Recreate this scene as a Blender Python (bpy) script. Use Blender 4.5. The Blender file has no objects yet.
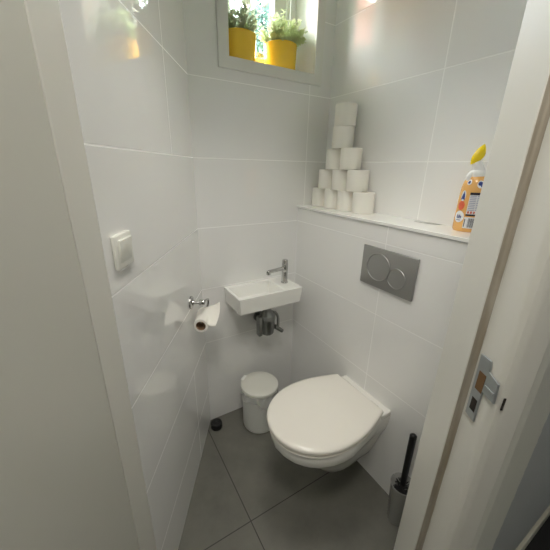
import bpy, bmesh, math, random
from mathutils import Vector, Matrix, noise
random.seed(7)
PI = math.pi
cos_, sin_ = math.cos, math.sin
sc = bpy.context.scene
COL = sc.collection
# ------------------------------------------------------------------ frame of the place
# x along the back wall, y into the depth (back wall at y = 0), z up.
# the left wall and the door wall are turned by AL against the back wall: (u, v) are their own axes
AL = 0.5377
cA, sA = math.cos(AL), math.sin(AL)
def uv(u, v, z=0.0): return Vector((cA*u + sA*v, -sA*u + cA*v, z))
MUV = Matrix(((cA, sA, 0, 0), (-sA, cA, 0, 0), (0, 0, 1, 0), (0, 0, 0, 1)))
W1, W2 = 0.5488, 0.7177          # front of the boxed-in cistern, right wall above it
ZL = 1.1950                      # ledge
CEIL = 2.45
V0, V1 = -0.761, -0.839          # room side and hall side of the door lining
HY = -1.203                      # hall wall

# ------------------------------------------------------------------ node helpers
def newmat(name):
    m = bpy.data.materials.new(name); m.use_nodes = True
    nt = m.node_tree; nt.nodes.clear()
    out = nt.nodes.new('ShaderNodeOutputMaterial'); b = nt.nodes.new('ShaderNodeBsdfPrincipled')
    nt.links.new(b.outputs[0], out.inputs[0])
    return m, nt, b, out
def setin(b, **k):
    for n, v in k.items():
        n = n.replace('_', ' ')
        if n in b.inputs: b.inputs[n].default_value = v
def rgba(c): return (c[0], c[1], c[2], 1.0)
def simple(name, c, rough=.5, metal=0.0, var=.04, vscale=14.0, bump=0.0, bscale=60.0, **kw):
    """principled material with a faint noise variation of colour and an optional noise bump"""
    m, nt, b, out = newmat(name)
    tc = nt.nodes.new('ShaderNodeTexCoord'); nz = nt.nodes.new('ShaderNodeTexNoise')
    nz.inputs['Scale'].default_value = vscale; nz.inputs['Detail'].default_value = 4
    nt.links.new(tc.outputs['Object'], nz.inputs['Vector'])
    mx = nt.nodes.new('ShaderNodeMix'); mx.data_type = 'RGBA'
    mx.inputs[6].default_value = rgba([v*(1-var) for v in c]); mx.inputs[7].default_value = rgba([min(1, v*(1+var)) for v in c])
    nt.links.new(nz.outputs['Fac'], mx.inputs[0]); nt.links.new(mx.outputs[2], b.inputs['Base Color'])
    b.inputs['Roughness'].default_value = rough; b.inputs['Metallic'].default_value = metal
    if bump:
        n2 = nt.nodes.new('ShaderNodeTexNoise'); n2.inputs['Scale'].default_value = bscale; n2.inputs['Detail'].default_value = 3
        nt.links.new(tc.outputs['Object'], n2.inputs['Vector'])
        bp = nt.nodes.new('ShaderNodeBump'); bp.inputs['Strength'].default_value = bump; bp.inputs['Distance'].default_value = .002
        nt.links.new(n2.outputs['Fac'], bp.inputs['Height']); nt.links.new(bp.outputs[0], b.inputs['Normal'])
    setin(b, **kw)
    return m
class NB:
    def __init__(s, nt): s.nt = nt
    def m(s, op, a, b=None, c=None):
        n = s.nt.nodes.new('ShaderNodeMath'); n.operation = op
        for i, v in enumerate((a, b, c)):
            if v is None: continue
            if isinstance(v, (int, float)): n.inputs[i].default_value = v
            else: s.nt.links.new(v, n.inputs[i])
        return n.outputs[0]
    def line(s, dist, w):        # 1 on the joint, 0 off it
        n = s.nt.nodes.new('ShaderNodeMapRange'); n.inputs['From Min'].default_value = w*.55; n.inputs['From Max'].default_value = w
        n.inputs['To Min'].default_value = 1; n.inputs['To Max'].default_value = 0
        s.nt.links.new(dist, n.inputs['Value']); return n.outputs[0]
ZJ = 0.2149
def tile_mat(name, axis, verts, hmin=-1, tile=(.845, .845, .84), grout=(.95, .95, .945), rough=.02, w=.0023, ior=1.75):
    """glazed wall tile 30 cm high with pale joints; verts = (position along the wall, zmin, zmax)"""
    m, nt, b, out = newmat(name); N = NB(nt)
    tc = nt.nodes.new('ShaderNodeTexCoord'); sp = nt.nodes.new('ShaderNodeSeparateXYZ')
    nt.links.new(tc.outputs['Object'], sp.inputs[0])
    h = sp.outputs['XYZ'.index(axis)]; z = sp.outputs[2]
    mask = N.line(N.m('PINGPONG', N.m('SUBTRACT', z, ZJ - 3.0), .15), w)
    mask = N.m('MULTIPLY', mask, N.m('GREATER_THAN', z, hmin))
    for p, z0, z1 in verts:
        l = N.line(N.m('ABSOLUTE', N.m('SUBTRACT', h, p)), w)
        l = N.m('MULTIPLY', l, N.m('MULTIPLY', N.m('GREATER_THAN', z, z0), N.m('LESS_THAN', z, z1)))
        mask = N.m('MAXIMUM', mask, l)
    nz = nt.nodes.new('ShaderNodeTexNoise'); nz.inputs['Scale'].default_value = 5; nz.inputs['Detail'].default_value = 3
    nt.links.new(tc.outputs['Object'], nz.inputs['Vector'])
    mt = nt.nodes.new('ShaderNodeMix'); mt.data_type = 'RGBA'
    mt.inputs[6].default_value = rgba([v*.985 for v in tile]); mt.inputs[7].default_value = rgba([v*1.015 for v in tile])
    nt.links.new(nz.outputs['Fac'], mt.inputs[0])
    mx = nt.nodes.new('ShaderNodeMix'); mx.data_type = 'RGBA'
    nt.links.new(mask, mx.inputs[0]); nt.links.new(mt.outputs[2], mx.inputs[6]); mx.inputs[7].default_value = rgba(grout)
    nt.links.new(mx.outputs[2], b.inputs['Base Color'])
    b.inputs['IOR'].default_value = ior
    r = N.m('ADD', rough, N.m('MULTIPLY', mask, .6)); nt.links.new(r, b.inputs['Roughness'])
    # gentle waviness of the glaze and sunk joints
    n2 = nt.nodes.new('ShaderNodeTexNoise'); n2.inputs['Scale'].default_value = 9; n2.inputs['Detail'].default_value = 1
    nt.links.new(tc.outputs['Object'], n2.inputs['Vector'])
    hh = N.m('SUBTRACT', N.m('MULTIPLY', n2.outputs['Fac'], .05), mask)
    bp = nt.nodes.new('ShaderNodeBump'); bp.inputs['Strength'].default_value = .35; bp.inputs['Distance'].default_value = .0012
    nt.links.new(hh, bp.inputs['Height']); nt.links.new(bp.outputs[0], b.inputs['Normal'])
    return m

# ------------------------------------------------------------------ mesh helpers
def link(name, me, parent=None, mats=(), smooth=30, M=None):
    o = bpy.data.objects.new(name, me); COL.objects.link(o)
    for mm in (mats if isinstance(mats, (list, tuple)) else [mats]): me.materials.append(mm)
    if smooth:
        for p in me.polygons: p.use_smooth = True
        me.set_sharp_from_angle(angle=math.radians(smooth))
    if parent: o.parent = parent
    if M is not None: o.matrix_basis = M
    return o
def obj(name, bm, mats, parent=None, smooth=30, M=None):
    bmesh.ops.recalc_face_normals(bm, faces=bm.faces[:])
    me = bpy.data.meshes.new(name); bm.to_mesh(me); bm.free()
    return link(name, me, parent, mats, smooth, M)
def tag(o, label=None, cat=None, group=None, kind=None):
    if label: o['label'] = label
    if cat: o['category'] = cat
    if group: o['group'] = group
    if kind: o['kind'] = kind
    return o
def thing(name, label, cat, loc=(0, 0, 0), rot=(0, 0, 0), group=None, kind=None):
    o = bpy.data.objects.new(name, None); COL.objects.link(o); o.empty_display_size = .05
    o.location = loc; o.rotation_euler = rot
    return tag(o, label, cat, group, kind)
def B(): return bmesh.new()
def box(bm, lo, hi, bev=0.0, seg=2, mi=0):
    vs = [bm.verts.new((x, y, z)) for z in (lo[2], hi[2]) for y in (lo[1], hi[1]) for x in (lo[0], hi[0])]
    fs = [bm.faces.new([vs[i] for i in q]) for q in ((0,2,3,1),(4,5,7,6),(0,1,5,4),(2,6,7,3),(0,4,6,2),(1,3,7,5))]
    for f in fs: f.material_index = mi
    if bev:
        es = list({e for f in fs for e in f.edges})
        bmesh.ops.bevel(bm, geom=es, offset=bev, segments=seg, profile=.5, affect='EDGES', clamp_overlap=True)
    return bm
def prism(bm, pts, z0, z1, mi=0):
    lo = [bm.verts.new((p[0], p[1], z0)) for p in pts]; hi = [bm.verts.new((p[0], p[1], z1)) for p in pts]
    n = len(pts); bm.faces.new(lo[::-1]).material_index = mi; bm.faces.new(hi).material_index = mi
    for i in range(n): bm.faces.new((lo[i], lo[(i+1) % n], hi[(i+1) % n], hi[i])).material_index = mi
    return bm
def loft(bm, rings, cap0=True, cap1=True, closed=True, mi=0):
    R = [[bm.verts.new(p) for p in r] for r in rings]; n = len(R[0])
    for a, b in zip(R, R[1:]):
        for i in range(n if closed else n-1):
            j = (i+1) % n
            try: bm.faces.new((a[i], a[j], b[j], b[i])).material_index = mi
            except ValueError: pass
    if cap0: bm.faces.new(R[0][::-1]).material_index = mi
    if cap1: bm.faces.new(R[-1]).material_index = mi
    return R
def lathe(bm, prof, n=40, c=(0, 0, 0), axis='Z', cap0=True, cap1=True, mi=0, sx=1.0, sy=1.0):
    rings = []
    for r, h in prof:
        ring = []
        for i in range(n):
            a = 2*PI*i/n; p = (r*math.cos(a)*sx, r*math.sin(a)*sy, h)
            if axis == 'X': p = (p[2], p[0], p[1])
            if axis == 'Y': p = (p[1], p[2], p[0])
            ring.append((c[0]+p[0], c[1]+p[1], c[2]+p[2]))
        rings.append(ring)
    return loft(bm, rings, cap0, cap1, True, mi)
def catmull(pts, k=8):
    P = [Vector(p) for p in pts]; P = [P[0]*2-P[1]] + P + [P[-1]*2-P[-2]]; out = []
    for i in range(1, len(P)-2):
        for j in range(k):
            t = j/k; a, b, c, d = P[i-1:i+3]
            out.append(.5*((2*b)+(c-a)*t+(2*a-5*b+4*c-d)*t*t+(-a+3*b-3*c+d)*t**3))
    out.append(P[-2]); return out
def tube(bm, pts, r, n=14, k=8, mi=0, curve=True):
    P = catmull(pts, k) if curve else [Vector(p) for p in pts]
    rad = r if callable(r) else (lambda t: r)
    t0 = (P[1]-P[0]).normalized(); nrm = t0.orthogonal().normalized(); rings = []
    for i, p in enumerate(P):
        t = ((P[min(i+1, len(P)-1)]-P[max(i-1, 0)])).normalized()
        nrm = (nrm - t*nrm.dot(t)).normalized(); bi = t.cross(nrm); rr = rad(i/(len(P)-1))
        rings.append([p + (nrm*math.cos(2*PI*j/n)+bi*math.sin(2*PI*j/n))*rr for j in range(n)])
    return loft(bm, rings, True, True, True, mi)
def bevelmod(o, w, seg=2, ang=35):
    m = o.modifiers.new('bevel', 'BEVEL'); m.width = w; m.segments = seg; m.limit_method = 'ANGLE'; m.angle_limit = math.radians(ang)
    return o

# ------------------------------------------------------------------ materials
M = {}
M['tile_left'] = tile_mat('tile_left', 'X', [(.272, 1.4149, 3), (.236, -1, .5149)], ior=2.4)
M['tile_back'] = tile_mat('tile_back', 'X', [(.588, 1.1149, 3)], .4)
M['tile_right'] = tile_mat('tile_right', 'Y', [(-.593, -1, 3), (-1.193, -1, 3)], .4, ior=1.4)
M['white_paint'] = simple('white_paint', (.66, .65, .60), rough=.38, var=.02, bump=.05, bscale=40)
M['reveal_paint'] = simple('reveal_paint', (.84, .84, .82), rough=.35, var=.01)
M['casing_paint'] = simple('casing_paint', (.74, .74, .71), rough=.4, var=.01)
M['ceiling_paint'] = simple('ceiling_paint', (.80, .80, .78), rough=.8, var=.01)
M['ledge'] = simple('ledge_slab', (.88, .88, .86), rough=.05, var=.01)
M['ceramic'] = simple('ceramic', (.84, .83, .79), rough=.06, var=.008)
M['ceramic_cool'] = simple('sink_ceramic', (.86, .86, .83), rough=.08, var=.008)
M['lid'] = simple('lid_plastic', (.83, .80, .74), rough=.16, var=.01)
M['chrome'] = simple('chrome', (.50, .50, .49), rough=.14, metal=1.0, var=.02)
M['dark_chrome'] = simple('dark_chrome', (.30, .31, .30), rough=.28, metal=1.0, var=.1)
M['satin'] = simple('satin_steel', (.40, .40, .39), rough=.42, metal=.85, var=.03, vscale=30)
M['steel'] = simple('strike_steel', (.42, .45, .46), rough=.4, metal=.8, var=.12, vscale=50)
M['paper'] = simple('tissue', (.86, .84, .78), rough=.95, var=.02, bump=.25, bscale=220)
M['card'] = simple('cardboard', (.30, .19, .11), rough=.9, var=.1)
M['switch'] = simple('switch_plastic', (.80, .80, .74), rough=.25, var=.01)
M['bin'] = simple('bin_plastic', (.88, .89, .86), rough=.35, var=.02)
M['binlid'] = simple('bin_lid', (.70, .70, .64), rough=.4, var=.02)
M['black'] = simple('black_plastic', (.008, .008, .008), rough=.35, var=.1)
M['rubber'] = simple('black_rubber', (.006, .006, .006), rough=.6, var=.1)
M['bristle'] = simple('bristles', (.02, .02, .02), rough=.8, var=.3)
M['pot'] = simple('yellow_glaze', (.86, .56, .045), rough=.22, var=.04)
M['soil'] = simple('soil', (.035, .022, .014), rough=.95, var=.5, vscale=60)
M['door_paint'] = simple('door_paint', (.57, .565, .51), rough=.35, var=.015, bump=.03, bscale=90)
M['dark_floor'] = simple('dark_hall_floor', (.012, .012, .013), rough=.5, var=.3)
M['baseboard'] = simple('baseboard_paint', (.62, .60, .50), rough=.5, var=.03)
M['brown'] = simple('raw_wood', (.16, .085, .03), rough=.8, var=.2, vscale=40)
M['hole'] = simple('dark_hole', (.02, .014, .01), rough=.9)
M['white_plastic'] = simple('white_plastic', (.88, .88, .87), rough=.25, var=.01)
M['yellow_plastic'] = simple('yellow_plastic', (.92, .68, .01), rough=.25, var=.02)
M['orange'] = simple('orange_liquid', (.84, .46, .15), rough=.18, var=.05, Subsurface_Weight=.0)
M['ink_blue'] = simple('ink_blue', (.03, .06, .25), rough=.4)
M['ink_black'] = simple('ink_black', (.02, .018, .03), rough=.4)
M['ink_red'] = simple('ink_red', (.75, .13, .06), rough=.4, var=.25, vscale=200)
M['ink_grey'] = simple('ink_grey', (.42, .42, .55), rough=.4)
M['label_white'] = simple('label_white', (.85, .85, .86), rough=.4)
M['brick'] = simple('brick', (.50, .20, .13), rough=.9, var=.15, vscale=6)
M['roof'] = simple('roof_tile', (.55, .20, .12), rough=.8, var=.15, vscale=4)
M['house_white'] = simple('house_white', (.8, .8, .78), rough=.8)
M['bark'] = simple('bark', (.12, .09, .06), rough=.95, var=.3)
M['grass'] = simple('grass', (.08, .13, .04), rough=1, var=.4, vscale=3)

def leafmat(name, c, trans, var=.35, vs=30):
    m, nt, b, out = newmat(name)
    tc = nt.nodes.new('ShaderNodeTexCoord'); nz = nt.nodes.new('ShaderNodeTexNoise'); nz.inputs['Scale'].default_value = vs
    nt.links.new(tc.outputs['Object'], nz.inputs['Vector'])
    mx = nt.nodes.new('ShaderNodeMix'); mx.data_type = 'RGBA'
    mx.inputs[6].default_value = rgba([v*(1-var) for v in c]); mx.inputs[7].default_value = rgba([v*(1+var) for v in c])
    nt.links.new(nz.outputs['Fac'], mx.inputs[0]); nt.links.new(mx.outputs[2], b.inputs['Base Color'])
    b.inputs['Roughness'].default_value = .5
    tr = nt.nodes.new('ShaderNodeBsdfTranslucent'); nt.links.new(mx.outputs[2], tr.inputs[0])
    ms = nt.nodes.new('ShaderNodeMixShader'); ms.inputs[0].default_value = trans
    nt.links.new(b.outputs[0], ms.inputs[1]); nt.links.new(tr.outputs[0], ms.inputs[2]); nt.links.new(ms.outputs[0], out.inputs[0])
    return m
M['leaf_sage'] = leafmat('leaf_sage', (.46, .50, .34), .38)
M['leaf_thyme'] = leafmat('leaf_thyme', (.66, .72, .44), .45, var=.25)
M['leaf_tree'] = leafmat('leaf_tree', (.05, .10, .078), .35, var=.6, vs=1.5)

# floor tiles, 60 x 60, dark joints, mottled concrete look
def floor_mat():
    m, nt, b, out = newmat('floor_tile'); N = NB(nt)
    tc = nt.nodes.new('ShaderNodeTexCoord'); sp = nt.nodes.new('ShaderNodeSeparateXYZ'); nt.links.new(tc.outputs['Object'], sp.inputs[0])
    mk = N.m('MAXIMUM', N.line(N.m('PINGPONG', N.m('ADD', sp.outputs[0], .0355+6), .3), .0024),
             N.line(N.m('PINGPONG', N.m('ADD', sp.outputs[1], .5885+6), .3), .0024))
    n1 = nt.nodes.new('ShaderNodeTexNoise'); n1.inputs['Scale'].default_value = 4.5; n1.inputs['Detail'].default_value = 7; n1.inputs['Roughness'].default_value = .65
    nt.links.new(tc.outputs['Object'], n1.inputs['Vector'])
    cr = nt.nodes.new('ShaderNodeValToRGB'); cr.color_ramp.elements[0].position = .3; cr.color_ramp.elements[1].position = .72
    cr.color_ramp.elements[0].color = (.118, .117, .100, 1); cr.color_ramp.elements[1].color = (.180, .178, .152, 1)
    nt.links.new(n1.outputs['Fac'], cr.inputs[0])
    mx = nt.nodes.new('ShaderNodeMix'); mx.data_type = 'RGBA'; nt.links.new(mk, mx.inputs[0]); nt.links.new(cr.outputs[0], mx.inputs[6])
    mx.inputs[7].default_value = (.035, .033, .028, 1); nt.links.new(mx.outputs[2], b.inputs['Base Color'])
    b.inputs['Roughness'].default_value = .5
    bp = nt.nodes.new('ShaderNodeBump'); bp.inputs['Strength'].default_value = .3; bp.inputs['Distance'].default_value = .002
    nt.links.new(N.m('SUBTRACT', N.m('MULTIPLY', n1.outputs['Fac'], .2), mk), bp.inputs['Height']); nt.links.new(bp.outputs[0], b.inputs['Normal'])
    return m
M['floor'] = floor_mat()
def jamb_mat():
    # frame paint, worn brown in streaks along the rebate where the door shuts; groove face browned for grime and painted-in shade
    m, nt, b, out = newmat('frame_paint_worn_shaded'); N = NB(nt)
    tc = nt.nodes.new('ShaderNodeTexCoord'); sp = nt.nodes.new('ShaderNodeSeparateXYZ'); nt.links.new(tc.outputs['Object'], sp.inputs[0])
    mp = nt.nodes.new('ShaderNodeMapping'); mp.inputs['Scale'].default_value = (1, 1, .12); nt.links.new(tc.outputs['Object'], mp.inputs['Vector'])
    nz = nt.nodes.new('ShaderNodeTexNoise'); nz.inputs['Scale'].default_value = 70; nz.inputs['Detail'].default_value = 5; nt.links.new(mp.outputs[0], nz.inputs['Vector'])
    band = N.line(N.m('ABSOLUTE', N.m('SUBTRACT', sp.outputs[1], -.8515)), .0075)
    groove = N.m('MULTIPLY', N.m('MULTIPLY', N.m('LESS_THAN', sp.outputs[1], -.8462), N.m('GREATER_THAN', sp.outputs[1], -.8545)), N.m('GREATER_THAN', sp.outputs[0], .7335))
    wear_shade = N.m('MAXIMUM', N.m('MULTIPLY', groove, N.m('ADD', .55, N.m('MULTIPLY', nz.outputs['Fac'], .6))), N.m('MULTIPLY', N.m('MULTIPLY', band, N.m('GREATER_THAN', nz.outputs['Fac'], .57)), .28))
    mx = nt.nodes.new('ShaderNodeMix'); mx.data_type = 'RGBA'; nt.links.new(wear_shade, mx.inputs[0])
    mx.inputs[6].default_value = (.72, .71, .66, 1); mx.inputs[7].default_value = (.30, .255, .19, 1)
    nt.links.new(mx.outputs[2], b.inputs['Base Color']); b.inputs['Roughness'].default_value = .38
    return m
M['jamb_paint'] = jamb_mat()
# hall wall: paler strip next to the door frame with an uneven edge
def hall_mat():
    m, nt, b, out = newmat('hall_wall_two_tone'); N = NB(nt)
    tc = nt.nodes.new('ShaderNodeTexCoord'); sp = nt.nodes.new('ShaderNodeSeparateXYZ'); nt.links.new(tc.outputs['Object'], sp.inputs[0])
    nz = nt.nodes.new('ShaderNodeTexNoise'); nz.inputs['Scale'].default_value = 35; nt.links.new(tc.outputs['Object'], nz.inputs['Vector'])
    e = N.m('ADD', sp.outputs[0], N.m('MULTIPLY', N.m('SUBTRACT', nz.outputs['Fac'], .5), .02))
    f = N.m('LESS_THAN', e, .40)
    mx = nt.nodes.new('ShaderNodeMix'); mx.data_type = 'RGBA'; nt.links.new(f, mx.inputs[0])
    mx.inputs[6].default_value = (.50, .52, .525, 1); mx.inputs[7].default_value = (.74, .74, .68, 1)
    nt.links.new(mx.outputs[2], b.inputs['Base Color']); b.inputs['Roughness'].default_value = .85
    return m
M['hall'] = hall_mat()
def glass_mat(name, tint=(1, 1, 1), refl=.07, rough=0.0):
    m, nt, b, out = newmat(name); nt.nodes.remove(b)
    t = nt.nodes.new('ShaderNodeBsdfTransparent'); t.inputs[0].default_value = rgba(tint)
    g = nt.nodes.new('ShaderNodeBsdfGlossy'); g.inputs['Roughness'].default_value = rough
    ms = nt.nodes.new('ShaderNodeMixShader'); ms.inputs[0].default_value = refl
    nt.links.new(t.outputs[0], ms.inputs[1]); nt.links.new(g.outputs[0], ms.inputs[2]); nt.links.new(ms.outputs[0], out.inputs[0])
    return m
M['glass'] = glass_mat('window_glass', (.96, .98, .97))
def film_mat(name, c, a):
    m, nt, b, out = newmat(name); b.inputs['Base Color'].default_value = rgba(c); b.inputs['Roughness'].default_value = .2
    t = nt.nodes.new('ShaderNodeBsdfTransparent'); ms = nt.nodes.new('ShaderNodeMixShader'); ms.inputs[0].default_value = a
    nt.links.new(t.outputs[0], ms.inputs[1]); nt.links.new(b.outputs[0], ms.inputs[2]); nt.links.new(ms.outputs[0], out.inputs[0])
    return m
M['bag'] = film_mat('bag_film', (.80, .81, .80), .45)
M['frosted'] = film_mat('frosted_plastic', (.60, .60, .58), .5)

# ------------------------------------------------------------------ the setting
ST = 'structure'
def struct(name, bm, mat, M_=None, smooth=0): return tag(obj(name, bm, mat, None, smooth, M_), kind=ST)
# floor of the toilet
b = B(); pA = uv(0, V1); pB = uv(1.08, V1)
prism(b, [(0, 0), (-.02, .1), (W2+.1, .1), (W2+.1, -1.14), (.40, HY+.03), tuple(uv(.78, V1)[:2]), tuple(uv(-.0, V1)[:2])], -.1, 0)
struct('floor', b, M['floor'])
# hall floor, a step darker
b = B()
prism(b, [tuple(uv(0, V1-.0005)[:2]), tuple(uv(.785, V1-.0005)[:2]), (.24, HY), (1.75, HY), (1.75, -2.5), (-1.95, -2.5), (-1.95, .2), tuple(uv(-1.2, V1)[:2])], -.1, -.004)
struct('floor_hall', b, M['dark_floor'])
b = B(); box(b, (-2.05, -2.6, CEIL), (1.85, .30, CEIL+.12)); struct('ceiling', b, M['ceiling_paint'])
# left wall: local x runs from the corner towards the door
ML = MUV @ Matrix(((0, 1, 0, 0), (-1, 0, 0, 0), (0, 0, 1, 0), (0, 0, 0, 1)))   # local x -> -v, local y -> +u
b = B(); box(b, (0, -.10, 0), (-V0, 0, CEIL)); struct('wall_left', b, M['tile_left'], ML)
# back wall with the window opening
ys = .175
wx0, wx1, wz0, wz1, wd = .171, .602, 1.80, 2.37, .30
b = B()
box(b, (-.12, 0, 0), (wx0-.012, wd, CEIL)); box(b, (wx1+.012, 0, 0), (W2+.12, wd, CEIL))
box(b, (wx0-.012, 0, 0), (wx1+.012, wd, wz0-.012)); box(b, (wx0-.012, 0, wz1+.012), (wx1+.012, wd, CEIL))
struct('wall_back', b, M['tile_back'])
b = B(); box(b, (W1, -1.15, 0), (W2, 0, ZL-.014)); struct('wall_ledge', b, M['tile_right'])
b = B(); box(b, (W2, -1.15, 0), (W2+.12, 0, CEIL)); struct('wall_right', b, M['tile_right'])
b = B(); box(b, (W1-.006, -1.15, ZL-.012), (W2, 0, ZL), .0015); o = struct('trim_1', b, M['ledge'])
# grout bead along the vertical corner of the boxing
b = B(); tube(b, [(W1-.0005, -.0005, .0), (W1-.0005, -.0005, ZL-.014)], .0022, 8, 1, curve=False); struct('trim_2', b, M['label_white'], smooth=40)
# door wall, right of the opening (a wedge between the two directions) and above the door
b = B(); q = lambda u, v: tuple(uv(u, v)[:2])
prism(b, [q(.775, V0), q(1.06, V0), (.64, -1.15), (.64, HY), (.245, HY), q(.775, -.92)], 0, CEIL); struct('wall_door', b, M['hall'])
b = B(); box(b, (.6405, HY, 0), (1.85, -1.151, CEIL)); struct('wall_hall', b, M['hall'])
b = B(); box(b, (-.03, -.90, 2.12), (.775, V0, CEIL)); struct('wall_front', b, M['white_paint'], MUV)
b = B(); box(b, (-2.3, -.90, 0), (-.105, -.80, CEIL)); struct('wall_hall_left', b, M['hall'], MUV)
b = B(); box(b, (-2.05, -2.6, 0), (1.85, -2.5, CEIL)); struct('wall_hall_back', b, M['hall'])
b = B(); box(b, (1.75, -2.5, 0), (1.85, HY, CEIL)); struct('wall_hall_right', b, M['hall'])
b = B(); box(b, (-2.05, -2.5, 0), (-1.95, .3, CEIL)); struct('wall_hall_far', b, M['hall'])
b = B(); box(b, (.255, HY-.012, -.004), (1.75, HY, .066), .003); struct('baseboard_hall', b, M['baseboard'])
# door lining: left jamb, right jamb with rebate, head
b = B(); box(b, (-.10, V1, 0), (0, V0, 2.12)); o = struct('trim_3', b, M['white_paint'], MUV); bevelmod(o, .002)
b = B()
prism(b, [(.732, V0), (.800, V0), (.800, -.915), (.797, -.925), (.764, -.925), (.758, -.924), (.751, -.920), (.7465, -.913), (.745, -.905), (.745, -.853), (.742, -.847), (.732, -.847)], 0, 2.12)
jr = struct('trim_4', b, M['jamb_paint'], MUV, 25); bevelmod(jr, .0028, 3)
b = B(); box(b, (0, V1, 2.05), (.732, V0, 2.12)); o = struct('trim_5', b, M['white_paint'], MUV)
# strike plate on the jamb
sp_ = thing('strike_plate', 'steel strike plate with two holes let into the door frame', 'strike plate', uv(.745, -.88, .985), (0, 0, -AL))
def P2(bm, pts, x0, x1, mi=0):   # prism along x from a (y,z) outline
    a = [bm.verts.new((x0, p[0], p[1])) for p in pts]; c = [bm.verts.new((x1, p[0], p[1])) for p in pts]; n = len(pts)
    bm.faces.new(a); bm.faces.new(c[::-1])
    for i in range(n): bm.faces.new((a[i], a[(i+1) % n], c[(i+1) % n], c[i]))
b = B(); P2(b, [(.018, .072), (-.008, .073), (-.012, .060), (-.012, .052), (-.038, .045), (-.040, .004), (-.010, .004), (-.010, -.068), (.016, -.066)], -.0035, .0005)
obj('plate', b, M['steel'], sp_, 0); o = sp_.children[0]; bevelmod(o, .0008, 1)
b = B(); box(b, (-.0042, -.009, .000), (-.0032, .009, .040)); x = obj('latch_hole', b, M['brown'], sp_, 0); x['label'] = 'upper hole showing brown raw wood'
b = B(); box(b, (-.0042, -.006, -.048), (-.0032, .008, -.020)); x = obj('bolt_hole', b, M['hole'], sp_, 0); x['label'] = 'dark lower hole for the bolt'
b = B(); box(b, (-.0052, -.036, .018), (-.0034, -.012, .024), .0008); obj('lip_ridge', b, M['steel'], sp_, 0)
b = B(); box(b, (.0078, -.0462, -.004), (.0120, -.0450, .022)); 
x = obj('notch', b, M['hole'], sp_, 0); x['label'] = 'dark notch in the edge of the frame beside the plate'

# door leaf standing open towards the hall
dl = thing('door_1', 'off-white flat door leaf standing open at the left edge', 'door', uv(0, V1-.0025, 0), (0, 0, -AL), kind=ST)
b = B(); box(b, (-.040, -.74, .012), (.0, 0, 2.05), .0015); obj('leaf', b, M['door_paint'], dl, 0)
for zz in (.25, 1.05, 1.80):
    b = B(); lathe(b, [(.007, -.045), (.007, .045)], 16, (-.047, .004, zz)); obj('hinge', b, M['satin'], dl)

# ------------------------------------------------------------------ window
win = thing('window_1', 'small white window with a deep reveal and potted herbs on its sill', 'window', (wx0, 0, wz0), kind=ST)
def wbox(bm, lo, hi, bev=0.0): box(bm, (lo[0]-wx0, lo[1], lo[2]-wz0), (hi[0]-wx0, hi[1], hi[2]-wz0), bev)
b = B(); c0, c1, d0, d1 = .126, .646, 1.757, wz1+.045
wbox(b, (c0, -.012, d0), (c1, 0, wz0)); wbox(b, (c0, -.012, wz1), (c1, 0, d1)); wbox(b, (c0, -.012, wz0), (wx0, 0, wz1)); wbox(b, (wx1, -.012, wz0), (c1, 0, wz1))
o = obj('casing', b, M['casing_paint'], win, 0)
b = B(); wbox(b, (wx0-.012, .0002, wz0), (wx0, wd, wz1)); wbox(b, (wx1, .0002, wz0), (wx1+.012, wd, wz1)); wbox(b, (wx0-.012, .0002, wz1), (wx1+.012, wd, wz1+.012))
obj('reveal', b, M['reveal_paint'], win, 0)
b = B(); wbox(b, (wx0-.010, .0002, wz0-.012), (wx1+.010, wd+.03, wz0)); obj('sill', b, M['reveal_paint'], win, 0)
b = B()                                                             # fixed frame
wbox(b, (wx0, ys-.01, wz0), (.200, ys+.06, wz1)); wbox(b, (.572, ys-.01, wz0), (wx1, ys+.06, wz1))
wbox(b, (.200, ys-.01, wz0), (.572, ys+.06, wz0+.03)); wbox(b, (.200, ys-.01, wz1-.03), (.572, ys+.06, wz1)); o = obj('frame', b, M['reveal_paint'], win, 0); bevelmod(o, .002)
sash = None
b = B()
wbox(b, (.202, ys-.022, wz0+.024), (.252, ys+.025, wz1-.024), .003); wbox(b, (.475, ys-.022, wz0+.024), (.562, ys+.025, wz1-.024), .003)
wbox(b, (.252, ys-.022, wz0+.024), (.475, ys+.025, wz0+.07), .003); wbox(b, (.252, ys-.022, wz1-.07), (.475, ys+.025, wz1-.024), .003)
sash = obj('sash', b, M['casing_paint'], win, 0)
b = B(); wbox(b, (.535, ys-.030, wz0+.03), (.548, ys-.022, wz1-.03), .003); obj('weather_bead', b, M['reveal_paint'], sash, 0)
b = B(); wbox(b, (.245, ys+.0, wz0+.06), (.482, ys+.004, wz1-.06)); obj('pane', b, M['glass'], sash, 0)

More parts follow.
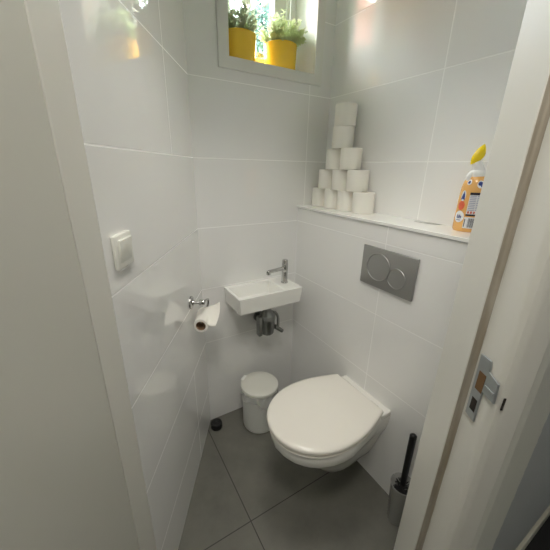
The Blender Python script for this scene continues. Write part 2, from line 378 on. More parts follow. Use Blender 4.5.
# ------------------------------------------------------------------ herbs in yellow pots
def leaf(bm, p, d, n, L, W, bend=.15, seg=3):
    d = d.normalized(); s = d.cross(n); s = s.normalized() if s.length > 1e-6 else d.orthogonal().normalized(); n = s.cross(d)
    prev = None
    for i in range(seg+1):
        t = i/seg; w = W*math.sin(PI*min(1, .08+.92*t)**.8)*.5 if i < seg else 0
        c = p + d*L*t + n*(-bend*L*t*t)
        cur = [bm.verts.new(c - s*w + n*w*.25), bm.verts.new(c), bm.verts.new(c + s*w + n*w*.25)] if w else [bm.verts.new(c)]
        if prev:
            if len(cur) == 3 and len(prev) == 3:
                bm.faces.new((prev[0], prev[1], cur[1], cur[0])); bm.faces.new((prev[1], prev[2], cur[2], cur[1]))
            elif len(cur) == 1:
                bm.faces.new((prev[0], prev[1], cur[0])); bm.faces.new((prev[1], prev[2], cur[0]))
        prev = cur
def pot(label, loc, seed, kind):
    rnd = random.Random(seed)
    t = thing('potted_herb', label, 'potted plant', loc, group='yellow herb pots on the window sill')
    b = B()
    lathe(b, [(.0, .001), (.064, .001), (.0695, .004), (.071, .012), (.0740, .06), (.0755, .103), (.0762, .108), (.0755, .111), (.073, .111), (.0715, .108), (.071, .095), (.0, .095)], 56, cap0=False, cap1=False)
    bmesh.ops.remove_doubles(b, verts=b.verts[:], dist=1e-5); obj('pot', b, M['pot'], t, 50)
    b = B(); R = lathe(b, [(.0712, .094), (.06, .101), (.03, .104), (.001, .105)], 30, cap0=False)
    for r in R:
        for v in r: v.co.z += rnd.uniform(-.002, .003)
    obj('soil', b, M['soil'], t, 40)
    bs, bl = B(), B()
    lx0, lx1, ly1 = wx0+.004-loc[0], wx1-.004-loc[0], ys-.028-loc[1]
    if kind == 'sage': lx1 = .361-loc[0]
    else: lx0 = .363-loc[0]
    def ok(p): return lx0 < p.x < lx1 and p.y < ly1
    def lf(p, d, *a):
        if ok(p) and ok(p+d.normalized()*a[1]): leaf(bl, p, d, *a)
    if kind == 'sage':
        for k in range(46):
            a = rnd.uniform(0, 2*PI); r0 = .055*math.sqrt(rnd.random()); p0 = Vector((r0*math.cos(a), r0*math.sin(a), .098))
            tilt = rnd.uniform(.05, .75); H = rnd.uniform(.045, .125)*(1-.25*tilt)
            d = Vector((math.cos(a)*tilt, math.sin(a)*tilt, 1)).normalized(); p2 = p0 + d*H
            
            if ok(p2): tube(bs, [p0, p0 + d*H*.5 + Vector((0, 0, .004)), p2], .0013, 5, 3)
            for j in range(9):
                q = p0.lerp(p2, .3+.7*j/8); aa = j*2.4+a
                dd = Vector((math.cos(aa), math.sin(aa), rnd.uniform(.3, 1.3)))
                lf(q, dd, Vector((0, 0, 1)), rnd.uniform(.026, .048), rnd.uniform(.011, .017), .2)
    else:
        for k in range(120):
            a = rnd.uniform(0, 2*PI); r0 = .06*math.sqrt(rnd.random()); p0 = Vector((r0*math.cos(a), r0*math.sin(a), .098))
            tilt = rnd.uniform(.0, 1.5); H = rnd.uniform(.05, .125)*(1-.08*tilt)
            d = Vector((math.cos(a)*tilt, math.sin(a)*tilt, 1)).normalized()
            p1 = p0 + d*H*.55 + Vector((rnd.uniform(-.01, .01), rnd.uniform(-.01, .01), 0)); p2 = p0 + d*H + Vector((rnd.uniform(-.012, .012), rnd.uniform(-.012, .012), rnd.uniform(-.012, .004)))
            C = catmull([p0, p1, p2], 6)
            if ok(p2) and ok(p1): tube(bs, [p0, p1, p2], .0007, 4, 3)
            for j, q in enumerate(C[2:]):
                for s in range(3):
                    aa = rnd.uniform(0, 2*PI); dd = Vector((math.cos(aa), math.sin(aa), rnd.uniform(-.2, .9)))
                    lf(q, dd, Vector((0, 0, 1)), rnd.uniform(.011, .018), rnd.uniform(.008, .012), .1, 2)
    obj('stems', bs, M['leaf_sage' if kind == 'sage' else 'leaf_thyme'], t)
    obj('foliage', bl, M['leaf_sage' if kind == 'sage' else 'leaf_thyme'], t, 0)
    return t
pot('yellow pot of dark broad-leaved herb at the left end of the window sill', (.257, .083, wz0+.0006), 3, 'sage')
pot('yellow pot of pale small-leaved bushy herb in front of the window sash bar', (.469, .083, wz0+.0006), 5, 'thyme')

# ------------------------------------------------------------------ pyramid of toilet rolls
rp = B(); H_, R_, r_ = .0922, .0488, .020
lathe(rp, [(r_, .001), (r_+.004, 0), (R_-.003, 0), (R_-.0006, .0012), (R_, .004), (R_, H_-.0044), (R_-.0006, H_-.0016), (R_-.003, H_-.0004), (r_+.004, H_-.0004), (r_, H_-.0014), (r_, .001)], 48, cap0=False, cap1=False)
bmesh.ops.remove_doubles(rp, verts=rp.verts[:], dist=1e-6)
me_roll = bpy.data.meshes.new('roll_paper'); bmesh.ops.recalc_face_normals(rp, faces=rp.faces[:]); rp.to_mesh(me_roll); rp.free()
me_roll.materials.append(M['paper'])
for p in me_roll.polygons: p.use_smooth = True
me_roll.set_sharp_from_angle(angle=math.radians(40))
cb = B(); lathe(cb, [(r_-.0002, .0015), (r_-.0002, H_-.002), (r_-.0012, H_-.002), (r_-.0012, .0015), (r_-.0002, .0015)], 32, cap0=False, cap1=False)
me_core = bpy.data.meshes.new('roll_core'); cb.to_mesh(me_core); cb.free(); me_core.materials.append(M['card'])
rolls = [(.662, -.052, 0, 'leftmost roll in the bottom row of the toilet roll pyramid'),
 (.662, -.1505, 0, 'second roll from the left in the bottom row of the toilet roll pyramid'),
 (.660, -.249, 0, 'third roll from the left in the bottom row of the toilet roll pyramid'),
 (.664, -.3475, 0, 'rightmost, fully seen roll in the bottom row of the toilet roll pyramid'),
 (.660, -.1005, 1, 'left roll of the three in the second row of the toilet roll pyramid'),
 (.660, -.1995, 1, 'middle roll of the three in the second row of the toilet roll pyramid'),
 (.662, -.3005, 1, 'right roll of the three in the second row of the toilet roll pyramid'),
 (.661, -.1465, 2, 'left roll of the pair in the middle row of the toilet roll pyramid'),
 (.661, -.2455, 2, 'right roll of the pair in the middle row of the toilet roll pyramid'),
 (.656, -.186, 3, 'single roll just under the topmost roll of the pyramid'),
 (.660, -.187, 4, 'topmost roll on the peak of the toilet roll pyramid')]
for x_, y_, k_, lab in rolls:
    t = thing('toilet_roll', 'white ' + lab, 'toilet roll', (x_, y_, ZL + k_*H_ + .0003), (random.uniform(-.004, .004) if k_ > 2 else 0, 0, random.uniform(0, 6)), 'toilet rolls stacked on the ledge')
    for nm, me in (('paper', me_roll), ('core', me_core)):
        c = bpy.data.objects.new(nm, me); COL.objects.link(c); c.parent = t
# ------------------------------------------------------------------ cleaner bottle
cbx, cby = .6735, -.803
bt = thing('cleaner_bottle', 'orange toilet cleaner bottle with white neck and yellow cap on the ledge', 'bottle', (cbx, cby, ZL+.0003)); bt.scale = (.92, .92, 1.05)
EX, EY = .040, .043
def rz(z):      # body radius factor over height
    pts = [(0, .90), (.004, .97), (.012, 1.0), (.030, 1.0), (.10, .99), (.130, .96), (.148, .86), (.160, .70), (.168, .55)]
    for (a, ra), (c, rc) in zip(pts, pts[1:]):
        if z <= c: return ra + (rc-ra)*(z-a)/(c-a)
    return pts[-1][1]
b = B(); zs = [0, .002, .004, .008, .012, .02, .03, .05, .08, .10, .115, .130, .140, .148, .155, .160, .168]
lathe(b, [(rz(z), z) for z in zs], 48, sx=EX, sy=EY)
obj('body', b, M['orange'], bt, 40)
d_ = Vector((.85, -.52, 0))                                         # sideways, along the label side
e_ = Vector((.52, .85, 0))
b = B()
tube(b, [(0, 0, .160), (0, 0, .174), tuple(-d_*.003 + Vector((0, 0, .184))), tuple(-d_*.010 + Vector((0, 0, .198))), tuple(-d_*.014 + Vector((0, 0, .208)))], lambda t: .0225-.0095*t, 24, 6)
lathe(b, [(.0245, .158), (.0255, .166), (.0255, .176), (.021, .183)], 28)
nk = obj('neck', b, M['white_plastic'], bt, 45)
b = B()
tube(b, [tuple(-d_*.022 + Vector((0, 0, .150))), tuple(-d_*.029 + Vector((0, 0, .164))), tuple(-d_*.020 + Vector((0, 0, .176)))], .009, 14, 5); obj('neck_lug', b, M['white_plastic'], bt, 45)
b = B()                                                             # leaning beak-shaped cap
rings = []; ax = (d_*.36 + Vector((0, 0, .93))).normalized(); sd = (d_ - ax*d_.dot(ax)).normalized()
for i in range(17):
    t = i/16; w = .0175*(max(0, sin_(PI*(.17+.83*t)))**.8 if t < 1 else 0)+.0005; w1 = w*(1.0 if t < .3 else 1-.12*(t-.3))
    c_ = -d_*.020 + Vector((0, 0, .204)) + ax*.055*t
    rings.append([tuple(c_ + sd*(w1*cos_(a)) + e_*(w*.72*sin_(a)) + ax*(.010*cos_(a)*(1-t))) for a in [2*PI*j/28 for j in range(28)]])
loft(b, rings); obj('cap', b, M['yellow_plastic'], bt, 50)
# printed marks, following the curved body. Angle 0 faces the camera side, + to the right
A0 = math.atan2(-.50, -.86)
def wrap(name, polys, mat, dz=.0006):
    bm = B()
    for poly in polys:
        # fan out finely so that the patch follows the curve
        cx = sum(p[0] for p in poly)/len(poly); cz = sum(p[1] for p in poly)/len(poly); K = 5; prev = None
        for k in range(1, K+1):
            ring = []
            for a, z in poly:
                aa, zz = cx + (a-cx)*k/K, cz + (z-cz)*k/K; r = rz(zz); th_ = A0 + aa
                ring.append(bm.verts.new(((EX*r+dz)*math.cos(th_), (EY*r+dz)*math.sin(th_), zz)))
            if prev:
                for i in range(len(ring)): bm.faces.new((prev[i], prev[(i+1) % len(ring)], ring[(i+1) % len(ring)], ring[i]))
            else: bm.faces.new(ring)
            prev = ring
    obj(name, bm, mat, bt, 0)
def disc(a, z, ra, rzv, n=20): return [(a+ra*math.cos(2*PI*i/n), z+rzv*math.sin(2*PI*i/n)) for i in range(n)]
def rect(a0, a1, z0, z1): n = 6; return [(a0+(a1-a0)*i/n, z0) for i in range(n+1)] + [(a1-(a1-a0)*i/n, z1) for i in range(n+1)]
wrap('label_badge', [disc(-.62, .148, .20, .008)], M['label_white'], .0008); wrap('badge_mark', [disc(-.62, .148, .11, .0045)], M['ink_blue'], .0012)
wrap('round_badge', [disc(.34, .143, .30, .0110)], M['label_white'], .0007); wrap('round_badge_mark', [disc(.30, .145, .20, .006), disc(.43, .138, .10, .0035)], M['ink_blue'], .0011)
wrap('white_arch', [disc(-.80, .108, .21, .016)], M['label_white'], .0007)
wrap('blue_arch', [[(-.98, .096), (-.62, .096), (-.66, .108), (-.78, .123), (-.90, .108)]], M['ink_blue'], .0011)
wrap('red_print', [disc(-.82, .079, .30, .014)], M['ink_red'], .0007)
wrap('white_oval', [disc(-.80, .045, .42, .018)], M['label_white'], .0008)
wrap('oval_lettering', [rect(-1.0, -.93, .040, .051), rect(-.90, -.80, .040, .043), rect(-.87, -.83, .040, .050), rect(-.77, -.70, .040, .051), rect(-.66, -.60, .040, .048), rect(-1.02, -.62, .034, .0355)], M['ink_blue'], .0012)
wrap('text_panel', [rect(-.30, .75, .052, .118)], M['label_white'], .0007)
wrap('panel_header', [rect(-.30, .75, .112, .119)], M['ink_black'], .0011); wrap('panel_footer', [rect(-.30, .75, .050, .055)], M['ink_black'], .0011)
wrap('small_print', [rect(-.25, .20, .066+i*.0052, .0685+i*.0052) for i in range(9)] + [rect(.26, .70, .066+i*.0052, .0685+i*.0052) for i in range(9)], M['ink_grey'], .0010)
wrap('warning_marks', [rect(-.22, -.10, .057, .064), rect(-.02, .10, .057, .064), rect(.2, .3, .057, .064)], M['ink_red'], .0012)
wrap('barcode_label', [rect(-.34, .5, .012, .046)], M['label_white'], .0007)
wrap('barcode', [rect(-.05+i*.05, -.05+i*.05+(.03 if i % 3 else .018), .015, .043) for i in range(9)] + [rect(-.30, -.24, .016, .040)], M['ink_black'], .0011)

fs_ = thing('grey_strip', 'thin flat grey strip lying on the white ledge left of the orange bottle', 'strip', (.685, -.655, ZL+.0003), (0, 0, .25))
b = B(); prism(b, [(.004*cos_(a)*(1.6 if abs(sin_(a)) < .5 else 1.0), .047*sin_(a)) for a in [2*PI*i/28 for i in range(28)]], 0, .0012); obj('strip_base', b, M['satin'], fs_, 0)  # thin flat grey shape on the ledge, thicker at one end
b = B(); box(b, (-.004, -.050, .0011), (.004, -.022, .0024), .0006); obj('strip_end', b, M['satin'], fs_, 0)

# ------------------------------------------------------------------ flush plate
fp = thing('flush_plate', 'satin grey flush plate with a large and a small round button', 'flush plate', (W1, -.6195, 1.014))
b = B(); box(b, (-.011, -.1245, -.080), (0, .1245, .080), .003, 3); obj('plate', b, M['satin'], fp, 30)
for nm, cy, cz, rr in (('large_button', .038, .005, .0565), ('small_button', -.050, -.016, .0405)):
    b = B(); lathe(b, [(rr, .0105), (rr, .0135), (rr-.001, .0145), (rr-.003, .0145), (rr-.004, .0125), (0.0005, .0125)], 56, (0, 0, 0), 'X', False, False)
    for v in b.verts: v.co = Vector((-v.co.x, v.co.y+cy, v.co.z+cz))
    obj(nm, b, M['satin'], fp, 30)

# ------------------------------------------------------------------ wall-hung toilet
# local axes: +x out of the wall into the room = world -x ; built directly with world x = W1 - l
ty = -.609
HW = [(0, .136), (.05, .153), (.10, .169), (.15, .180), (.20, .1855), (.25, .185), (.30, .176), (.35, .155), (.39, .126), (.42, .090), (.438, .050), (.446, 0)]
def hwf(t):     # half width of the lid outline at t = 0..1 from hinge to tip
    l = t*.446
    for (a, ra), (c, rc) in zip(HW, HW[1:]):
        if l <= c: 
            return ra + (rc-ra)*(l-a)/(c-a)
    return 0
cos, sin = math.cos, math.sin
def smooth_outline(n=36):
    # round closed outline hinge-left -> tip -> hinge-right through a Catmull curve
    pts = [(l, h) for l, h in HW] + [(l, -h) for l, h in HW[-2::-1]]
    return [(p.x, p.y) for p in catmull([(l, h, 0) for l, h in pts], 5)]
OUT = smooth_outline()
XH = W1 - .497 + .440       # world x of the hinge line
XH = .494
def ring(inset, z, dl=0.0, tilt=0.0):
    cl, n = .22, len(OUT); r = []
    for l, h in OUT:
        L = cl + (l-cl)*(1-inset/.223) + dl; Hh = h*(1-inset/.185)
        r.append((XH - L, ty + Hh, z))
    return r
toi = thing('toilet', 'white wall-hung toilet with its lid closed under the flush plate', 'toilet', (W1, ty, 0))
def tobj(name, bm, mat, smooth=35):
    for v in bm.verts: v.co -= Vector((W1, ty, 0))
    return obj(name, bm, mat, toi, smooth)
b = B(); loft(b, [ring(.014, .4330), ring(.0, .4365), ring(0, .443), ring(.002, .4475), ring(.006, .4505), ring(.014, .453), ring(.035, .4555), ring(.07, .4578), ring(.11, .4590), ring(.15, .4596), ring(.176, .4598)])
tobj('lid', b, M['lid'], 50)
b = B(); loft(b, [ring(.014, .4110), ring(.006, .4130), ring(.003, .418), ring(.006, .4230), ring(.020, .4260)]); tobj('seat', b, M['lid'], 50)
# bowl: sections from the rim down to the foot; rear end always at the wall
def sect(z, tip, w, rear):
    r = []
    n = 26
    side = [(0.0, rear)]
    for i in range(n+1):
        t = i/n; l = .055 + (tip-.055)*sin(t*PI/2)
        k = (l-.055)/(tip-.055)
        hh = hwf(k)/.1855
        base = rear + (w-rear)*min(1, k*2.2) if k < .45 else w
        hh = base*min(1.0, hh*1.0 if k > .45 else 1.0)
        side.append((l, hh))
    pts = side + [(l, -h) for l, h in side[-2::-1]]
    return [(W1 - l, ty + h, z) for l, h in pts]
S_OLD = [(.075, .150, .085, .080), (.090, .205, .098, .090), (.125, .275, .106, .098), (.17, .325, .114, .106), (.22, .372, .126, .112), (.27, .415, .142, .118), (.32, .452, .159, .125), (.36, .474, .170, .130), (.392, .485, .1765, .134), (.406, .487, .178, .135), (.4105, .484, .175, .133)]
S = [(.098, .170, .052, .050), (.104, .225, .066, .060), (.130, .272, .076, .068), (.17, .302, .087, .080), (.22, .335, .102, .094), (.27, .375, .121, .107), (.305, .415, .145, .121), (.330, .452, .162, .127), (.350, .477, .1735, .131), (.364, .487, .1785, .133), (.385, .490, .180, .1345), (.402, .490, .180, .135), (.4075, .486, .176, .133)]
b = B(); loft(b, [sect(z, t, w, r) for z, t, w, r in S]); bowl = tobj('bowl', b, M['ceramic'], 50)
b = B()   # raised ceramic deck behind the lid
box(b, (W1-.060, ty-.136, .395), (W1-.0002, ty+.136, .4225), .006, 3); tobj('deck', b, M['ceramic']); toi.location.z = .009
for s in (1, -1):
    b = B(); lathe(b, [(.012, -.018), (.012, .018)], 20, (XH-.002, ty+s*.085, .434), 'Y'); tobj('hinge', b, M['lid'])
for yy, zz, l in ((-1, .345, .10), (-1, .262, .235)):
    pass
b = B(); lathe(b, [(.0055, -.0015), (.0055, .0015), (.003, .003)], 16, (W1-.085, ty-.1275, .325), 'Y'); tobj('fixing_hole', b, M['hole'])

# ------------------------------------------------------------------ washbasin with tap and trap
sx0, sx1, sy1, st, sb = .112, .4705, -.190, .809, .7225
wb = thing('washbasin', 'small white rectangular washbasin hung on the back wall', 'washbasin', (sx0, 0, sb))
b = B()
O_ = [(sx0, -.0003), (sx1, -.0003), (sx1, sy1), (sx0, sy1)]; Ib = [(sx0+.008, -.0003), (sx1-.008, -.0003), (sx1-.008, sy1+.010), (sx0+.008, sy1+.010)]
I1 = [(.126, -.018), (.366, -.018), (.366, sy1+.014), (.126, sy1+.014)]; I2 = [(.140, -.034), (.350, -.034), (.350, sy1+.030), (.140, sy1+.030)]
vb = [b.verts.new((p[0], p[1], sb)) for p in Ib]; vt = [b.verts.new((p[0], p[1], st)) for p in O_]
vi = [b.verts.new((p[0], p[1], st-.0005)) for p in I1]; vd = [b.verts.new((p[0], p[1], sb+.022)) for p in I2]
b.faces.new(vb[::-1]); b.faces.new(vd)
for i in range(4):
    j = (i+1) % 4
    b.faces.new((vb[i], vb[j], vt[j], vt[i])); b.faces.new((vt[i], vt[j], vi[j], vi[i])); b.faces.new((vi[i], vi[j], vd[j], vd[i]))
for v in b.verts: v.co -= Vector((sx0, 0, sb))
bs_ = obj('basin', b, M['ceramic_cool'], wb, 40); bevelmod(bs_, .0055, 3, 30)
b = B(); lathe(b, [(.020, .0), (.020, .003), (.017, .0045), (.012, .003), (.001, .003)], 28, (.255-sx0, -.10, .0222), cap1=False); obj('drain', b, M['chrome'], wb)
tp = thing('basin_tap', 'chrome pillar tap with a thin spout on the right end of the washbasin', 'tap', (.4195, -.090, st+.0002))
b = B(); lathe(b, [(.0185, 0), (.0185, .004), (.0160, .005), (.0155, .012), (.0155, .060)], 32, cap1=True); obj('body', b, M['chrome'], tp, 40)
b = B(); lathe(b, [(.0150, .0605), (.0160, .062), (.0160, .104), (.0152, .106), (.0146, .1065), (.0144, .124), (.0130, .126)], 32); obj('handle', b, M['chrome'], tp, 40)
b = B(); tube(b, [(-.010, 0, .080), (-.05, 0, .077), (-.086, 0, .0745), (-.097, 0, .0735), (-.102, -.001, .070)], .0092, 16, 6); lathe(b, [(.0105, -.010), (.0105, 0)], 20, (-.099, 0, .070)); obj('spout', b, M['chrome'], tp, 45)

tr = thing('bottle_trap', 'dark chrome bottle trap with a bent side arm under the washbasin', 'drain trap', (.320, -.088, sb))
b = B(); lathe(b, [(.018, -.060), (.018, .0)], 24); lathe(b, [(.027, -.018), (.029, -.012), (.029, -.003), (.027, -.0005)], 24); obj('tailpiece', b, M['dark_chrome'], tr, 40)
b = B()
n_ = 40
def rib(r, z): return [((r*(1-.07*(i % 4 == 0)))*cos(2*PI*i/n_), (r*(1-.07*(i % 4 == 0)))*sin(2*PI*i/n_), z) for i in range(n_)]
loft(b, [rib(.020, -.196), rib(.030, -.193), rib(.036, -.184), rib(.037, -.165), rib(.040, -.161), rib(.040, -.112), rib(.042, -.108), rib(.042, -.082), rib(.039, -.077), rib(.032, -.072), rib(.027, -.062), rib(.020, -.052)])
obj('bottle', b, M['dark_chrome'], tr, 50)
b = B(); tube(b, [(-.010, .020, -.125), (-.010, .050, -.125), (-.010, .0875, -.125)], .015, 18, 6); lathe(b, [(.030, .078), (.029, .084), (.030, .0875)], 28, (-.010, 0, -.125), 'Y'); obj('wall_outlet', b, M['dark_chrome'], tr, 45)
b = B(); box(b, (-.062, -.020, -.194), (-.037, .016, -.078), .008, 3); lathe(b, [(.010, -.016), (.010, .016)], 16, (-.040, 0, -.095), 'X'); obj('side_body', b, M['dark_chrome'], tr, 40)
b = B(); tube(b, [(.024, -.004, -.068), (.046, -.006, -.078), (.060, -.008, -.104), (.062, -.010, -.135), (.058, -.014, -.166)], .0075, 14, 6); obj('arm', b, M['dark_chrome'], tr, 45)
b = B(); tube(b, [(.040, -.012, -.158), (.058, -.016, -.172), (.084, -.020, -.194)], lambda t: .0125-.002*t, 16, 4, curve=False); obj('nozzle', b, M['dark_chrome'], tr, 45)

# ------------------------------------------------------------------ light switch on the left wall (local x = along the wall, y = out)
sw = thing('light_switch', 'white square rocker light switch on the left wall', 'light switch')
sw.matrix_basis = ML @ Matrix.Translation((.695, 0, 1.201))
b = B(); box(b, (-.038, 0, -.039), (.038, .0105, .039), .0045, 3); obj('frame', b, M['switch'], sw, 30)
b = B(); box(b, (-.0275, .006, -.0275), (.0275, .0135, .0275), .0015, 2)
for v in b.verts:
    if v.co.y > .01: v.co.y += .0035*(v.co.z/.0275)
obj('rocker', b, M['switch'], sw, 30)

# ------------------------------------------------------------------ paper holder and the roll on it
ph = thing('toilet_paper_holder', 'chrome toilet paper holder with a round rosette on the left wall', 'paper holder')
ph.matrix_basis = ML @ Matrix.Translation((.203, 0, .842))
b = B(); lathe(b, [(.027, .0002), (.0275, .004), (.025, .008), (.0195, .0095), (.0125, .010), (.0115, .014), (.001, .014)], 32, axis='Y', cap1=False); obj('rosette', b, M['chrome'], ph, 45)
b = B(); tube(b, [(0, .010, 0), (-.002, .040, 0)], .0065, 16, 4); lathe(b, [(.011, .036), (.0125, .041), (.0125, .052), (.011, .057)], 24, (-.004, 0, 0), 'Y'); obj('post', b, M['chrome'], ph, 45)
b = B(); tube(b, [(-.004, .050, -.002), (-.030, .058, -.001), (-.062, .060, -.012), (-.078, .056, -.035), (-.078, .050, -.062), (-.066, .047, -.0755), (-.040, .046, -.077), (.030, .046, -.077)], .0042, 12, 8); obj('arm', b, M['chrome'], ph, 50)
hr = thing('toilet_roll', 'nearly empty toilet roll with a loose flap hanging on the chrome holder', 'toilet roll')
hr.matrix_basis = ML @ Matrix.Translation((.203, .046, .752))
b = B(); RR, rc = .0300, .0205      # axis along local x from -.063 to .037
lathe(b, [(rc, -.063), (.040-.001, -.063), (.040, -.062), (.034, -.01), (RR, .036), (RR-.001, .037), (rc, .037), (rc, -.063)], 44, axis='X', cap0=False, cap1=False); bmesh.ops.remove_doubles(b, verts=b.verts[:], dist=1e-6)
obj('paper', b, M['paper'], hr, 40)
b = B(); lathe(b, [(rc-.0002, -.0635), (rc-.0002, .0375), (rc-.0014, .0375), (rc-.0014, -.0635), (rc-.0002, -.0635)], 32, axis='X', cap0=False, cap1=False); obj('core', b, M['card'], hr, 40)
b = B(); G = []
NT, NS = 18, 10
for i in range(NT+1):
    t = i/NT; row = []
    for j in range(NS+1):
        q_ = j/NS; X_ = -.063 + .100*q_
        if t < .3:
            a_ = PI*.95 - (t/.3)*PI*.50
            Rq = .041 - .0102*q_ - .0012*sin(q_*PI); row.append(b.verts.new((X_, Rq*cos(a_), Rq*sin(a_))))
        else:
            k = (t-.3)/.7; a0 = PI*.45
            # free flap: stands out stiffly, near corner sags, far corner lifts
            Rq = .041 - .0102*q_ - .0012*sin(q_*PI); y_ = Rq*cos(a0) + .056*k + .008*sin(q_*PI)*k; z_ = Rq*sin(a0) + .020*k*(1-q_) - .030*k*q_ - .008*sin(k*PI)*(.4+q_) 
            row.append(b.verts.new((X_ - .012*k*(1-q_), y_, z_)))
    G.append(row)
for i in range(NT):
    for j in range(NS): b.faces.new((G[i][j], G[i][j+1], G[i+1][j+1], G[i+1][j]))
fl = obj('loose_sheet', b, M['paper'], hr, 60); so = fl.modifiers.new('thick', 'SOLIDIFY'); so.thickness = .0006; so.offset = 1

# ------------------------------------------------------------------ waste bin
bn = thing('waste_bin', 'small white round waste bin with a closed lid beside the toilet', 'waste bin', (.240, -.150, .0004))
b = B(); lathe(b, [(.085, 0), (.090, .004), (.0925, .012), (.0965, .205), (.0990, .212), (.0990, .222), (.0965, .224), (.001, .224)], 56, cap1=False); obj('body', b, M['bin'], bn, 40)
b = B(); lathe(b, [(.1015, .226), (.1030, .229), (.1030, .236), (.1005, .241), (.090, .2455), (.06, .2490), (.001, .2505)], 56, cap1=False); obj('lid', b, M['binlid'], bn, 40)
b = B(); rings = []
rnd = random.Random(4)
ph1, ph2 = rnd.random()*6, rnd.random()*6
for k in range(7):
    t = k/6; rg = []
    for i in range(72):
        a = 2*PI*i/72
        low = .182 + .014*sin(a*2+ph1) + .010*sin(5*a+ph2) + .004*sin(11*a)
        z = .224 + (low-.224)*t; r = .1005 + .002*sin(9*a+ph1)*t + .0015*sin(17*a+3*t) + .001
        rg.append((r*cos(a), r*sin(a), z))
    rings.append(rg)
loft(b, rings, False, False); obj('bag_liner', b, M['bag'], bn, 60); bn.children[-1]['label'] = 'translucent bag liner folded over the rim'
b = B(); ca = math.atan2(.10, -.03)
box(b, (-.022, .090, .19), (.022, .108, .246), .004); hb = obj('hinge_block', b, M['bin'], bn, 30)
hb.rotation_euler = (0, 0, .62)
for c in bn.children:
    for v in c.data.vertices: v.co.z *= 1.12

# ------------------------------------------------------------------ toilet brush in its holder
bc = Vector((.497, -.884, 0))
bh = thing('toilet_brush_holder', 'grey frosted toilet brush holder on the floor behind the door frame', 'brush holder', bc + Vector((0, 0, .0004)))
b = B(); lathe(b, [(.001, 0), (.034, 0), (.0355, .003), (.0460, .198), (.0475, .202), (.0460, .204), (.0440, .200), (.0340, .006), (.001, .005)], 48, cap0=False, cap1=False); obj('cup', b, M['frosted'], bh, 40)
br = thing('toilet_brush', 'black toilet brush standing in the grey frosted holder', 'toilet brush', bc + Vector((0, 0, .008)))
top = Vector((.023, .015, .420))
b = B(); tube(b, [(0, 0, .08), tuple(top*.55), tuple(top)], lambda t: .0105+.0025*t, 20, 6); lathe(b, [(.011, 0), (.010, .004), (.006, .006), (.001, .0065)], 20, tuple(top), cap1=False); obj('handle', b, M['black'], br, 50)
b = B(); rnd = random.Random(9)
for k in range(420):
    a = rnd.uniform(0, 2*PI); z = rnd.uniform(.012, .182); p = Vector((0, 0, z)); d = Vector((cos(a), sin(a), rnd.uniform(-.1, .5))).normalized()
    tube(b, [p, p + d*.033], .0014, 5, 1, curve=False)
lathe(b, [(.010, .008), (.012, .02), (.012, .15), (.008, .17)], 16); obj('bristles', b, M['bristle'], br, 0); br.children[-1]['kind'] = 'stuff'

# ------------------------------------------------------------------ black rubber stopper in the corner
ds = thing('door_stop', 'black round rubber stopper on the floor in the back left corner', 'door stop', (.0125, -.064, .0003)); ds.scale = (1.1, 1.1, 1.1)
b = B(); lathe(b, [(.026, 0), (.0285, .004), (.0285, .026), (.027, .031), (.023, .033), (.021, .031), (.015, .030), (.001, .030)], 32, cap1=False); obj('rubber', b, M['rubber'], ds, 40)
b = B(); lathe(b, [(.007, .0297), (.007, .032), (.005, .033), (.001, .0332)], 18, cap1=False); obj('screw_cap', b, M['black'], ds, 40)

# ------------------------------------------------------------------ outside the window
b = B(); box(b, (-14, .32, -.45), (16, 24, -.30)); struct('ground', b, M['grass'])
def tree(label, loc, H, cr, seed, n, ls, dense=None):
    rnd = random.Random(seed)
    t = thing('tree', label, 'tree', loc, group='trees outside the window')
    b = B(); tube(b, [(0, 0, -.3), (.05, 0, H*.3), (-.05, .05, H*.6), (0, 0, H*.9)], lambda q: .16*(1-.8*q), 12, 6)
    for k in range(9):
        a = k*2.4; z = H*(.35+.06*k); tube(b, [(0, 0, z), (cos(a)*cr*.4, sin(a)*cr*.4, z+cr*.25), (cos(a)*cr*.8, sin(a)*cr*.8, z+cr*.4)], lambda q: .05*(1-.8*q), 7, 4)
    obj('trunk', b, M['bark'], t, 50)
    b = B(); cl = [(Vector((rnd.gauss(0, .42)*cr, rnd.gauss(0, .42)*cr, H*.62 + rnd.gauss(0, .33)*H*.6)), rnd.uniform(.3, .6)*cr*.6) for _ in range(26)]
    if dense: cl += [(Vector(dense), .95)]*26 + [(Vector(dense)+Vector((.35, .2, -.5)), .9)]*14
    for k in range(n):
        c, r = rnd.choice(cl); d = Vector((rnd.gauss(0, 1), rnd.gauss(0, 1), rnd.gauss(0, 1))).normalized(); p = c + d*r*rnd.random()**.4
        leaf(b, p, Vector((rnd.gauss(0, 1), rnd.gauss(0, 1), rnd.gauss(-.3, .7))), Vector((rnd.gauss(0, 1), rnd.gauss(0, 1), 1)), ls*rnd.uniform(.7, 1.3), ls*.5, .1, 2)
    obj('crown', b, M['leaf_tree'], t, 0)
tree('tall leafy tree seen through the glass between the two pots', (3.9, 7.2, -.3), 8.2, 2.0, 11, 9500, .15, (.35, 0, 4.7))
tree('leafy tree seen behind the dark broad-leaved herb pot', (.6, 11.6, -.3), 8.4, 1.8, 23, 3000, .20)

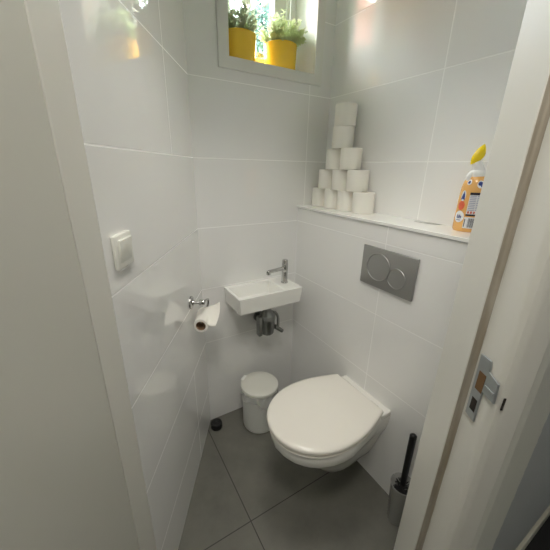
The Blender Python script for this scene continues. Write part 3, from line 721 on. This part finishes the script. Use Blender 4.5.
hs = thing('house', 'brick house with a red tiled roof mirrored in the glossy tiles', 'house', (-8.6, 9.6, -.3))
b = B(); box(b, (-3.6, -1.5, -1.6), (3.6, 4.5, 5.3)); prism_ = None; obj('wall', b, M['brick'], hs, 0); hs.location.z = 1.2
b = B()
v_ = [b.verts.new(p) for p in ((-3.9, -1.8, 5.3), (3.9, -1.8, 5.3), (3.9, 4.8, 5.3), (-3.9, 4.8, 5.3), (-3.9, 1.5, 7.4), (3.9, 1.5, 7.4))]
for q_ in ((0, 1, 5, 4), (2, 3, 4, 5), (1, 2, 5), (3, 0, 4), (3, 2, 1, 0)): b.faces.new([v_[i] for i in q_])
obj('roof', b, M['roof'], hs, 0)
for xx in (-2.2, 0, 2.2):
    b = B(); box(b, (xx-.5, -1.56, 3.2), (xx+.5, -1.49, 4.6), .02); wf = obj('window', b, M['house_white'], hs, 0)
    b = B(); box(b, (xx-.42, -1.57, 3.28), (xx+.42, -1.555, 4.52)); obj('pane', b, M['dark_floor'], wf, 0)

# ------------------------------------------------------------------ light
w = bpy.data.worlds.new('sky'); sc.world = w; w.use_nodes = True; nt = w.node_tree; nt.nodes.clear()
so_ = nt.nodes.new('ShaderNodeOutputWorld'); bg = nt.nodes.new('ShaderNodeBackground'); sk = nt.nodes.new('ShaderNodeTexSky')
sk.sky_type = 'NISHITA'; sk.sun_disc = False; sk.sun_elevation = math.radians(52); sk.sun_rotation = math.radians(-60); sk.air_density = 1.0; sk.dust_density = 3.0
mx = nt.nodes.new('ShaderNodeMix'); mx.data_type = 'RGBA'; mx.inputs[0].default_value = .55; mx.inputs[7].default_value = (.61, .62, .61, 1)
scl = nt.nodes.new('ShaderNodeVectorMath'); scl.operation = 'SCALE'; scl.inputs['Scale'].default_value = .12
nt.links.new(sk.outputs[0], scl.inputs[0]); nt.links.new(scl.outputs[0], mx.inputs[6]); nt.links.new(mx.outputs[2], bg.inputs[0])
SKY = 62.0
bg.inputs[1].default_value = SKY; nt.links.new(bg.outputs[0], so_.inputs[0])
def light(name, kind, loc, rot, energy, color=(1, 1, 1), **k):
    l = bpy.data.lights.new(name, kind); l.energy = energy; l.color = color
    for a, v in k.items():
        if a == 'portal': l.cycles.is_portal = v
        else: setattr(l, a, v)
    o = bpy.data.objects.new(name, l); COL.objects.link(o); o.location = loc; o.rotation_euler = rot; return o
light('sun', 'SUN', (0, 5, 8), Vector((.455, -.294, -.84)).to_track_quat('-Z', 'Y').to_euler(), 10.0, (1, .95, .86), angle=.02)
light('window_portal', 'AREA', ((wx0+wx1)/2, ys+.075, (wz0+wz1)/2), Vector((0, -1, 0)).to_track_quat('-Z', 'Y').to_euler(), 1.0, shape='RECTANGLE', size=wx1-wx0, size_y=wz1-wz0, portal=True)
light('ceiling_fill', 'SPOT', (.12, -.58, CEIL-.02), (0, 0, 0), 28.0, (1, .96, .90), spot_size=math.radians(92), spot_blend=.9, shadow_soft_size=.22)  # added fill from above for the lid and lower walls, no fixture
light('hall_fill', 'AREA', (-.37, -1.32, CEIL-.03), (0, 0, 0), 10.5, (1, .95, .88), shape='DISK', size=.45)  # unseen fill added above the camera to lift light through the doorway

# ------------------------------------------------------------------ camera (solved from the tile joints)
cam = bpy.data.cameras.new('camera'); co = bpy.data.objects.new('camera', cam); COL.objects.link(co); sc.camera = co
yaw, pit, rol = .5476, -.3443, .0213
f = Vector((sin(yaw)*cos(pit), cos(yaw)*cos(pit), sin(pit))); rt = Vector((cos(yaw), -sin(yaw), 0)); up = rt.cross(f)
r2 = rt*cos(rol) + up*sin(rol); u2 = -rt*sin(rol) + up*cos(rol)
co.matrix_world = Matrix(((r2.x, u2.x, -f.x, -.3965), (r2.y, u2.y, -f.y, -1.3307), (r2.z, u2.z, -f.z, 1.3813), (0, 0, 0, 1)))
cam.sensor_fit = 'HORIZONTAL'; cam.sensor_width = 36; cam.lens = 298.813/550*36; cam.clip_start = .02

vs = sc.view_settings; sc.display_settings.display_device = 'sRGB'
vs.view_transform = 'Standard'; vs.look = 'None'; vs.gamma = 1.0; vs.use_curve_mapping = False; vs.exposure = 0.24
cy = sc.cycles; cy.use_denoising = True; cy.max_bounces = 14; cy.diffuse_bounces = 9; cy.glossy_bounces = 6; cy.transparent_max_bounces = 12
cy.caustics_reflective = False; cy.caustics_refractive = False; cy.sample_clamp_indirect = 6.0
